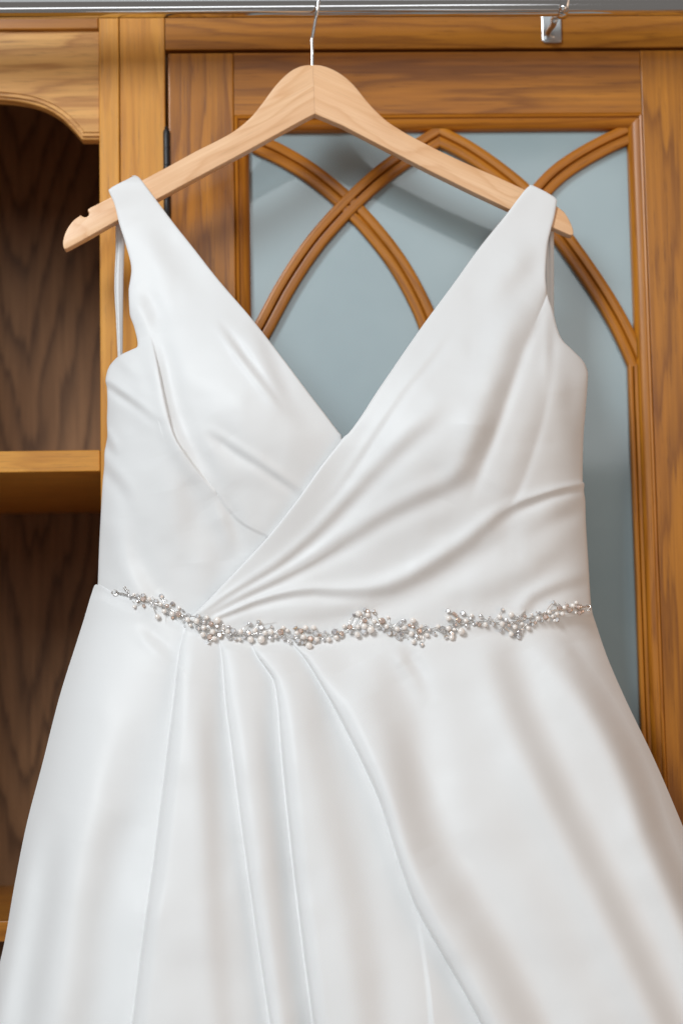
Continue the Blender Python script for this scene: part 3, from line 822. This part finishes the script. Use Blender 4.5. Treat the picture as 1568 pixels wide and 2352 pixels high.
pleat_x = [pchip([(1440, 427), (1505, 412), (1610, 400), (1730, 385), (1955, 357), (2230, 320), (2370, 303), (2700, 262)]),
           pchip([(1440, 498), (1510, 511), (1600, 518), (1705, 531), (1930, 560), (2180, 595), (2360, 622), (2700, 670)]),
           pchip([(1440, 560), (1480, 578), (1508, 592), (1535, 612), (1565, 630), (1620, 639), (1705, 645), (1955, 670), (2180, 697), (2360, 721), (2700, 770)]),
           pchip([(1440, 640), (1470, 664), (1512, 700), (1580, 742), (1655, 784), (1755, 834), (1845, 874), (1955, 909), (2075, 952), (2180, 1009), (2285, 1069), (2362, 1110), (2700, 1260)])]
pleat_A = [12.5, 10.5, 12.5, 12.5]
def pleats(px, py, h):
    """folded-over cloth: each fold edge stands proud of the panel to its left and runs down to the next one"""
    grow = np.interp(py, [1440, 1475, 1560, 1750, 2700], [.16, .28, .6, 1.0, 1.15])
    for i in range(4):
        x0 = pleat_x[i](py)
        nx = pleat_x[i + 1](py) if i < 3 else x0 + np.interp(py, [1450, 1800, 2352], [110, 150, 170])
        tilt = np.cos(np.arctan((pleat_x[i](py + 4) - x0) / 4))
        q = px - x0; W = nx - x0
        a = pleat_A[i] * MM * grow
        s_ = np.clip(q / W, 0, 1)
        run = 1 - s_ ** 1.9 if i < 3 else (np.cos(np.pi * s_) + 1) / 2
        r = 38.0 / tilt
        e = np.clip(q / r, 0, 1)
        edge = .55 + .45 * (1 - (1 - e) ** 2)
        edge = edge * np.clip((q + 2.2) / 4.4, 0, 1)
        h += np.where(q > -2.2, a * edge * run, 0)
        # the cloth beneath dips where it runs under the fold
        h -= np.where(q < 0, a * .70 * np.exp(np.minimum(q, 0) / 40), a * .70 * np.exp(-np.maximum(q, 0) / 4))

def depth_skirt(px, py):
    l, r = sL(py), sR(py)
    u = (px - (l + r) / 2) / ((r - l) / 2)
    h = np.zeros(px.shape)
    for f in folds_skirt: f.add(px, py, h)
    g = np.zeros(px.shape); pleats(px, py, g)
    h *= np.clip((py - seam(px)) / 70, 0.0, 1) * .75 + .25
    h += g
    h += (0.7 * smooth_noise(px, py, 150, 8) + 0.3 * smooth_noise(px, py, 70, 9)) * MM
    top = np.clip((py - seam(px)) / 9, 0, 1)
    Y = Y0s(py) + Ts(py) * bend(u) - h
    # the seam: skirt and bodice are one line of cloth there
    m = py < seam(px) + 38
    if m.any():
        x, y = px[m], py[m]; sy = seam(x)
        yb = np.minimum(y, sy + 4)
        B = np.minimum(depth_bodice(x, yb, 'L') + np.where(x > vR(yb) + 40, .02, 0), depth_bodice(x, yb, 'R') + np.where(x < vR(yb), .02, 0)) - 0.0011
        k = np.clip((y - sy) / 36, 0, 1); k = k * k * (3 - 2 * k)
        Y[m] = B * (1 - k) + Y[m] * k
    return Y + 0.0009 * (1 - top) ** 2

def grid_mesh(name, W3, mat, parent, label=None):
    R, C = W3.shape[:2]
    me = bpy.data.meshes.new(name)
    me.vertices.add(R * C); me.vertices.foreach_set('co', W3.astype(np.float32).ravel())
    idx = np.arange(R * C, dtype=np.int32).reshape(R, C)
    q = np.stack([idx[:-1, :-1], idx[1:, :-1], idx[1:, 1:], idx[:-1, 1:]], -1).reshape(-1, 4)
    me.loops.add(q.size); me.loops.foreach_set('vertex_index', q.ravel())
    me.polygons.add(len(q)); me.polygons.foreach_set('loop_start', np.arange(0, q.size, 4, dtype=np.int32))
    me.polygons.foreach_set('use_smooth', np.ones(len(q), bool))
    me.update(calc_edges=True); me.validate()
    return link(name, me, mat, parent, smooth=False)

def rim(px, py, Y, left=True, rightm=True, w=2.2, t=1.6 * MM):
    """turn the free edges of a row panel back like a stitched hem"""
    cols_x, cols_y, cols_Y = [px], [py], [Y]
    if left:
        cols_x.insert(0, px[:, :1] + .6); cols_y.insert(0, py[:, :1]); cols_Y.insert(0, Y[:, :1] + t)
        cols_x.insert(0, px[:, :1] + 3); cols_y.insert(0, py[:, :1]); cols_Y.insert(0, Y[:, :1] + t * 1.5)
    if rightm:
        cols_x.append(px[:, -1:] - .6); cols_y.append(py[:, -1:]); cols_Y.append(Y[:, -1:] + t)
        cols_x.append(px[:, -1:] - 9); cols_y.append(py[:, -1:]); cols_Y.append(Y[:, -1:] + t * 1.5)
    return np.concatenate(cols_x, 1), np.concatenate(cols_y, 1), np.concatenate(cols_Y, 1)

def rows(segs):
    out = []
    for a, b_, st in segs: out.append(np.arange(a, b_, st))
    return np.concatenate(out)

# left bodice (runs on under the crossing panel)
ys = rows([(403, 440, 0.8), (440, 785, 2), (785, 845, 0.8), (845, 1000, 2), (1000, 1010, 1), (1010, 1474, 2)])
ncol = 330
lx = bL(ys); rx = np.where(ys < 1000, vL(ys), np.minimum(vR(ys) + 55, 792 + 0 * ys))
rx = np.where((ys >= 985) & (ys < 1035), np.minimum(rx, 784 + (ys - 999) * 0.2), rx)
rx = np.maximum(rx, lx + 2)
uu = np.linspace(0, 1, ncol)
px = lx[:, None] + (rx - lx)[:, None] * uu[None]
py = np.repeat(ys[:, None], ncol, 1)
Y = depth_bodice(px, py, 'L')
e = (px - lx[:, None]); e2 = (rx[:, None] - px)
Y = Y + 1.3 * MM * (np.exp(-e / 2.0) + np.exp(-e2 / 2.0) * (py < 1010))
qx, qy, qY = rim(px, py, Y)
grid_mesh('bodice_panel', P(qx, qy, qY), M['satin'], dress)

# right bodice crossing over to the left waist
ys = rows([(425, 465, 0.8), (465, 780, 2), (780, 860, 1), (860, 1100, 2), (1100, 1120, 1), (1120, 1474, 2)])
ncol = 480
lx = vR(ys); rx = np.maximum(bR(ys), lx + 2)
px = lx[:, None] + (rx - lx)[:, None] * uu[0] + (rx - lx)[:, None] * np.linspace(0, 1, ncol)[None]
py = np.repeat(ys[:, None], ncol, 1)
Y = depth_bodice(px, py, 'R')
e = (px - lx[:, None]) * .8; e2 = (rx[:, None] - px)
Y = Y + 1.3 * MM * (np.exp(-e / 2.2) + np.exp(-e2 / 2.0))
qx, qy, qY = rim(px, py, Y)
grid_mesh('bodice_panel', P(qx, qy, qY), M['satin'], dress)

# skirt front: columns hang from the waist seam
nu, nt_ = 880, 520
u = np.linspace(0, 1, nu); t = np.linspace(0, 1, nt_) ** 1.08
xs_top = 217 + u * (1358 - 217)
ytop = seam(xs_top)
py = ytop[None, :] + t[:, None] * (2680 - ytop)[None, :]
px = sL(py) + u[None, :] * (sR(py) - sL(py))
Y = depth_skirt(px, py)
tr = np.concatenate([py[:1] + 7, py[:1] + .5, py]); trx = np.concatenate([px[:1], px[:1], px]); trY = np.concatenate([Y[:1] + 2 * MM, Y[:1] + 1.2 * MM, Y])
grid_mesh('skirt', P(trx, tr, trY), M['satin'], dress)

# back of skirt and of bodice
nu, nb = 120, 120
u = np.linspace(0, 1, nu); t = np.linspace(0, 1, nb)
py = 1390 + np.repeat(t[:, None], nu, 1) * (2680 - 1390)
px = sL(py) + u[None] * (sR(py) - sL(py)) + (0.5 - u[None]) * 6
uc = 2 * u[None] - 1
Y = Y0s(py) + Ts(py) + (0.035 + 0.015 * (py - 1390) / 1300) * (1 - bend(uc)) + 0.026 + 0.003 * np.sin(u[None] * 40 + py / 400) * (1 - np.abs(uc))
grid_mesh('skirt_back', P(px, py, Y), M['satin'], dress)
ytop = np.interp(u, [0, .03, .25, .5, .75, .97, 1], [832, 826, 960, 1052, 975, 832, 840])
py = ytop[None] + t[:, None] * (1440 - ytop)[None]
px = bL(py) + u[None] * (bR(py) - bL(py)) + (0.5 - u[None]) * 8
Y = Y0b(py) + Tb(py) + 0.030 * (1 - bend(uc)) + 0.016
grid_mesh('bodice_back', P(px, py, Y), M['satin'], dress)

# back straps, seen as slivers beside the front ones
def back_strap(segs, lf, rf, depth, twist):
    ys = rows(segs); n = 24
    a, b_ = pchip(lf)(ys), pchip(rf)(ys)
    w = np.linspace(0, 1, n)[None]
    px = a[:, None] + (b_ - a)[:, None] * w
    py = np.repeat(ys[:, None], n, 1)
    Y = pchip(depth)(py) + twist * np.abs(w - .45) * np.clip((py - 520) / 80, 0, 1)
    qx, qy, qY = rim(px, py, Y, t=-1.0 * MM)
    return grid_mesh('back_strap', P(qx, qy, qY), M['satin'], dress)
back_strap([(404, 450, 1), (450, 845, 3)], [(404, 309), (424, 269), (437, 252), (470, 262), (500, 265), (561, 266), (657, 263), (740, 267), (845, 272)],
           [(404, 311), (440, 336), (480, 322), (520, 298), (561, 287), (657, 284), (740, 283), (845, 282)],
           [(404, .0008), (420, .010), (450, .012), (700, .018), (845, .012)], 0.004)
back_strap([(426, 470, 1), (470, 860, 3)], [(426, 1221), (450, 1196), (480, 1205), (520, 1232), (600, 1240), (860, 1250)],
           [(426, 1223), (446, 1261), (460, 1276), (500, 1271), (600, 1271), (704, 1271), (860, 1283)],
           [(426, .0008), (442, .010), (470, .012), (700, .018), (860, .014)], 0.004)

# ================================================================== BEADED BELT
belt = empty('bridal_belt', tuple(P(800, 1445, -0.06)))
tag(belt, 'beaded bridal belt of ivory pearls and rhinestones on silver wire across the dress waist', 'belt')
def crop(cx0, cy0, lst, sc=0.16): return [(cx0 + sc * a, cy0 + sc * b_, sc * d) for a, b_, d in lst]
pearls = crop(188.2, 1304.6, [(755, 555, 60), (1085, 700, 85), (1180, 620, 80), (1295, 660, 85), (1130, 520, 65), (965, 445, 70), (1395, 575, 55), (745, 385, 55)])
pearls += crop(407.7, 1367.3, [(145, 350, 85), (275, 370, 90), (375, 465, 80), (420, 320, 75), (570, 360, 110), (365, 565, 85), (505, 525, 90), (525, 620, 80), (720, 520, 75), (905, 520, 85), (895, 630, 60), (1050, 635, 105), (1110, 505, 90), (1200, 635, 120), (1255, 540, 85), (1340, 525, 90), (185, 430, 55), (660, 480, 50), (1410, 590, 60)])
pearls += crop(595.8, 1392.4, [(340, 310, 70), (400, 350, 65), (535, 385, 70), (660, 310, 90), (630, 440, 90), (775, 310, 85), (820, 475, 85), (710, 565, 105), (990, 475, 80), (1100, 445, 80), (1215, 290, 70)])
pearls += crop(784, 1379.8, [(245, 185, 100), (375, 205, 80), (225, 485, 90), (235, 375, 70), (325, 370, 100), (420, 415, 115), (470, 300, 80), (665, 240, 55), (645, 370, 75), (795, 405, 85), (900, 390, 80), (1025, 285, 90), (1000, 475, 85), (1030, 590, 75), (1140, 370, 65), (1225, 495, 70), (1385, 370, 70), (1140, 520, 60)])
pearls += crop(972.2, 1367.3, [(360, 330, 90), (355, 475, 85), (605, 365, 80), (540, 515, 115), (400, 605, 85), (690, 290, 60), (885, 420, 80), (1090, 310, 80), (1255, 280, 95), (1125, 410, 85), (1310, 455, 85), (1255, 555, 85), (1500, 470, 70), (1410, 410, 60), (440, 490, 60), (1550, 275, 50)])
pearls += crop(1129, 1361, [(660, 370, 75), (820, 280, 75), (930, 305, 70), (1010, 305, 75), (1040, 215, 70), (1160, 190, 80), (1210, 145, 60), (805, 390, 60), (870, 340, 60), (900, 400, 60), (1200, 290, 50)])
stones = crop(188.2, 1304.6, [(1140, 405, 75), (1300, 510, 65), (1225, 545, 60), (1385, 660, 90), (880, 395, 70), (880, 445, 80), (1065, 475, 70), (1190, 520, 50), (1450, 610, 40), (1480, 780, 60), (800, 400, 60), (680, 400, 60), (800, 470, 60), (1020, 530, 50), (890, 545, 52), (1300, 715, 50)])
stones += crop(407.7, 1367.3, [(290, 300, 75), (380, 385, 90), (480, 410, 80), (565, 445, 65), (105, 390, 60), (295, 475, 80), (465, 600, 85), (440, 670, 70), (605, 575, 85), (800, 510, 90), (1020, 540, 90), (955, 595, 75), (830, 620, 60), (1035, 410, 65), (1165, 385, 70), (1200, 465, 90), (1350, 455, 65), (1225, 570, 65), (1480, 530, 90), (1150, 555, 60), (740, 455, 50), (1330, 610, 60), (1525, 615, 70), (610, 520, 60)])
stones += crop(595.8, 1392.4, [(510, 305, 75), (590, 355, 80), (695, 350, 65), (730, 465, 90), (790, 510, 60), (805, 390, 90), (865, 415, 50), (550, 500, 90), (620, 525, 60), (1080, 370, 100), (1180, 390, 70), (1170, 430, 60), (920, 480, 55), (1295, 300, 80), (480, 435, 60), (940, 370, 50), (1300, 370, 60)])
stones += crop(784, 1379.8, [(330, 125, 60), (375, 150, 60), (455, 150, 65), (330, 285, 75), (580, 290, 100), (600, 415, 60), (320, 445, 100), (690, 465, 80), (840, 325, 80), (890, 275, 55), (855, 470, 70), (760, 470, 60), (830, 540, 60), (970, 350, 50), (1025, 370, 60), (1115, 435, 90), (1075, 510, 85), (1145, 625, 75), (1245, 405, 90), (1205, 360, 50), (1325, 470, 70), (180, 200, 55)])
stones += crop(972.2, 1367.3, [(350, 225, 70), (435, 265, 60), (465, 285, 60), (560, 255, 80), (500, 355, 80), (450, 420, 80), (405, 550, 90), (320, 600, 65), (670, 330, 55), (745, 385, 80), (620, 440, 70), (820, 300, 60), (1000, 410, 70), (1130, 205, 60), (1180, 360, 70), (1110, 505, 65), (1225, 430, 50), (1360, 310, 50), (1450, 300, 55), (1500, 380, 85), (1410, 485, 55), (1365, 530, 80), (1365, 595, 75), (1300, 570, 60), (720, 420, 50), (800, 420, 60)])
stones += crop(1129, 1361, [(640, 285, 40), (685, 295, 50), (770, 350, 85), (935, 390, 75), (880, 140, 60), (965, 215, 80), (1115, 250, 85), (1080, 185, 50), (1240, 210, 80), (1255, 290, 70), (1270, 200, 60), (1300, 270, 55), (620, 430, 50), (585, 460, 55), (715, 410, 50)])
leaves = crop(407.7, 1367.3, [(150, 290, 85), (735, 590, 85), (660, 440, 60)]) + crop(595.8, 1392.4, [(430, 500, 80), (1310, 360, 70), (230, 430, 70)]) \
    + crop(784, 1379.8, [(520, 365, 80), (1450, 410, 90), (800, 520, 70), (690, 420, 60)]) + crop(972.2, 1367.3, [(945, 335, 80), (820, 330, 60), (270, 470, 80)]) + crop(1129, 1361, [(960, 190, 70), (390, 360, 70)])
path = catmull([(266, 1360), (300, 1368), (330, 1378), (372, 1390), (410, 1408), (452, 1432), (500, 1452), (560, 1456), (610, 1454), (660, 1462), (710, 1466), (760, 1458), (800, 1446), (845, 1436), (890, 1441), (940, 1452), (985, 1445), (1035, 1438), (1080, 1428), (1125, 1430), (1170, 1430), (1220, 1418), (1270, 1402), (1320, 1396), (1356, 1392)], 160)

def surf(px, py):
    """front surface of the dress at one point"""
    a = np.array([px], float); b_ = np.array([py], float)
    ys_ = []
    if py > float(seam(px)) - 2: ys_.append(depth_skirt(a, b_)[0])
    else:
        if px > float(vR(py)): ys_.append(depth_bodice(a, b_, 'R')[0])
        else: ys_.append(depth_bodice(a, b_, 'L')[0])
    if abs(py - float(seam(px))) < 14: ys_.append(depth_skirt(a, np.array([float(seam(px)) + 12]))[0])
    return min(ys_)
PXM = 1.53 / F                                  # metres per photo measure at the dress

pm = bpy.data.meshes.new('pearl')
bm = bmesh.new(); bmesh.ops.create_icosphere(bm, subdivisions=3, radius=1.0); bm.to_mesh(pm); bm.free()
pm.polygons.foreach_set('use_smooth', [True] * len(pm.polygons)); pm.materials.append(M['pearl'])

def stone_mesh(name, mat):
    """round brilliant: table, star and girdle facets, pavilion; looks towards -Y"""
    bm = bmesh.new(); n = 8
    tab = [bm.verts.new((.52 * math.cos(2 * math.pi * k / n), -.62, .52 * math.sin(2 * math.pi * k / n))) for k in range(n)]
    mid_ = [bm.verts.new((.80 * math.cos(2 * math.pi * (k + .5) / n), -.42, .80 * math.sin(2 * math.pi * (k + .5) / n))) for k in range(n)]
    gir = [bm.verts.new((1.0 * math.cos(2 * math.pi * k / n), -.12, 1.0 * math.sin(2 * math.pi * k / n))) for k in range(n)]
    cul = bm.verts.new((0, .55, 0))
    bm.faces.new(tab)
    for k in range(n):
        j = (k + 1) % n
        bm.faces.new((tab[k], mid_[k], tab[j])); bm.faces.new((tab[k], gir[k], mid_[k])); bm.faces.new((mid_[k], gir[j], tab[j]))
        bm.faces.new((mid_[k], gir[k], gir[j])); bm.faces.new((gir[k], cul, gir[j]))
    bmesh.ops.recalc_face_normals(bm, faces=bm.faces[:])
    me = bm_mesh(bm, name); me.materials.append(mat); return me
SM = [stone_mesh('rhinestone', M[k]) for k in ('crystal', 'crystal_rose', 'crystal_grey')]

def cup_mesh(mat):
    """metal cup with four claws behind a stone"""
    bm = bmesh.new(); n = 12
    rings = []
    for r, y in ((1.02, -.10), (1.06, .05), (.85, .42), (.45, .66)):
        rings.append([bm.verts.new((r * math.cos(2 * math.pi * k / n), y, r * math.sin(2 * math.pi * k / n))) for k in range(n)])
    for a, b_ in zip(rings, rings[1:]):
        for k in range(n): bm.faces.new((a[k], a[(k + 1) % n], b_[(k + 1) % n], b_[k]))
    bm.faces.new(rings[-1])
    for q in range(4):
        an = math.pi / 4 + q * math.pi / 2
        c_, s_ = math.cos(an), math.sin(an); tx, tz = -s_ * .13, c_ * .13
        v = [bm.verts.new(p) for p in ((c_ * 1.10 + tx, .1, s_ * 1.10 + tz), (c_ * 1.10 - tx, .1, s_ * 1.10 - tz), (c_ * 1.03 - tx, -.30, s_ * 1.03 - tz), (c_ * 1.03 + tx, -.30, s_ * 1.03 + tz),
                                      (c_ * .78 - tx * .6, -.50, s_ * .78 - tz * .6), (c_ * .78 + tx * .6, -.50, s_ * .78 + tz * .6))]
        bm.faces.new((v[0], v[1], v[2], v[3])); bm.faces.new((v[3], v[2], v[4], v[5]))
    bmesh.ops.recalc_face_normals(bm, faces=bm.faces[:])
    me = bm_mesh(bm, 'setting'); me.materials.append(mat); return me
CM = [cup_mesh(M['silver']), cup_mesh(M['gold'])]

def place(name, me, loc, scale, rot, parent):
    o = bpy.data.objects.new(name, me); COL.objects.link(o)
    o.location = loc; o.scale = scale; o.rotation_euler = rot
    if parent: attach(o, parent)
    return o
stem_from = []
def near(px, py):
    d = np.hypot(path[:, 0] - px, path[:, 1] - py); i = int(d.argmin()); return i, float(d[i])
for px_, py_, d_ in pearls:
    r = d_ / 2 * PXM * 0.93
    Yp = surf(px_, py_) - r * 0.98 - random.uniform(0.0, 1.2) * MM
    place('pearl', pm, V(px_, py_, Yp), (r, r * random.uniform(.93, 1), r * random.uniform(.94, 1.0)), (0, random.uniform(0, 3), 0), belt)
    if near(px_, py_)[1] > 14: stem_from.append((px_, py_, Yp + r * .5))
for px_, py_, d_ in stones:
    r = d_ / 2 * PXM * 0.93
    Yp = surf(px_, py_) - r * .7 - random.uniform(0.3, 1.8) * MM
    right_end = px_ > 1280 or random.random() < .12
    q = random.random()
    me = SM[1] if (right_end and q < .7) or q < .15 else (SM[2] if q > .90 else SM[0])
    rot = (random.gauss(0, .38), random.uniform(0, 6.28), random.gauss(0, .38))
    s = place('rhinestone', me, V(px_, py_, Yp), (r, r, r), rot, belt)
    c_ = bpy.data.objects.new('setting', CM[1] if right_end or me is SM[1] or random.random() < .25 else CM[0]); COL.objects.link(c_); c_.parent = s
    if near(px_, py_)[1] > 13: stem_from.append((px_, py_, Yp + r * .5))
# small glass leaves
bm = bmesh.new()
L_ = [(0, 0), (.22, .30), (.5, .40), (.78, .28), (1, 0), (.78, -.28), (.5, -.40), (.22, -.30)]
fr = [bm.verts.new((x - .5, -.05 - .16 * (1 - abs(2 * x - 1)), z)) for x, z in L_]
cm_ = bm.verts.new((0, -.30, 0)); bk = bm.verts.new((0, .10, 0))
for k in range(8):
    bm.faces.new((fr[k], fr[(k + 1) % 8], cm_)); bm.faces.new((fr[(k + 1) % 8], fr[k], bk))
bmesh.ops.recalc_face_normals(bm, faces=bm.faces[:])
lm = bm_mesh(bm, 'leaf_bead'); lm.materials.append(M['bead'])
for px_, py_, d_ in leaves:
    s = d_ * PXM * 1.1
    place('leaf_bead', lm, V(px_, py_, surf(px_, py_) - 2.4 * MM), (s, s, s), (random.gauss(0, .2), random.uniform(0, 6.28), random.gauss(0, .2)), belt)
# wires: twisted pair along the waist, loops at each end, stems
base = [V(a, b_, surf(a, b_) - 1.6 * MM) for a, b_ in path]
for ph in (0, math.pi):
    tw = [p + Vector((0, -math.cos(k * 1.5 + ph), math.sin(k * 1.5 + ph))) * 0.00055 for k, p in enumerate(base)]
    link('wire', tube_mesh('wire', tw, 0.00034, 6), M['silver'], belt)
def loop(px_, py_, rx_, rz_, ang=0):
    pts = []
    Yl = surf(px_, py_) - 1.4 * MM
    for k in range(20):
        a = 2 * math.pi * k / 20; x = rx_ * math.cos(a); z = rz_ * math.sin(a)
        pts.append(V(px_ + x * math.cos(ang) - z * math.sin(ang), py_ + x * math.sin(ang) + z * math.cos(ang), Yl - 0.0004 * math.sin(2 * a)))
    link('wire_loop', tube_mesh('wire_loop', pts, 0.00036, 6, closed=True), M['silver'], belt)
loop(264, 1360.5, 7.5, 5.0, -.15); loop(265, 1361, 6.8, 5.8, .3)
loop(287.5, 1351, 3.4, 3.4); loop(293, 1357.5, 3.4, 3.0); loop(1347, 1396, 9, 5, -.7); loop(1352, 1398, 7, 4, -1.2)
for px_, py_, Ys in stem_from:
    i, d = near(px_, py_); j = min(len(path) - 1, max(0, i + random.choice((-4, -3, 3, 4))))
    a = V(px_, py_, Ys); c_ = base[j]
    mpt = (a + c_) / 2 + Vector((random.uniform(-1, 1), -0.6, random.uniform(-1, 1))) * 0.001
    cur = catmull([tuple(a), tuple(mpt), tuple(c_)], 9)
    link('stem', tube_mesh('stem', cur.tolist(), 0.00028, 5), M['silver'], belt)
# seed beads too small to pick apart
bm = bmesh.new()
for k in range(60):
    i = random.randrange(6, len(path) - 5); a, b_ = path[i]
    a += random.gauss(0, 4); b_ += random.gauss(0, 7.5)
    r = random.uniform(1.1, 2.3) * PXM
    q = V(a, b_, surf(a, b_) - r - random.uniform(.2, 2.0) * MM)
    bmesh.ops.create_icosphere(bm, subdivisions=1, radius=r, matrix=Matrix.Translation(q))
o = link('seed_beads', bm_mesh(bm, 'seed_beads'), M['bead'], belt); o['kind'] = 'stuff'
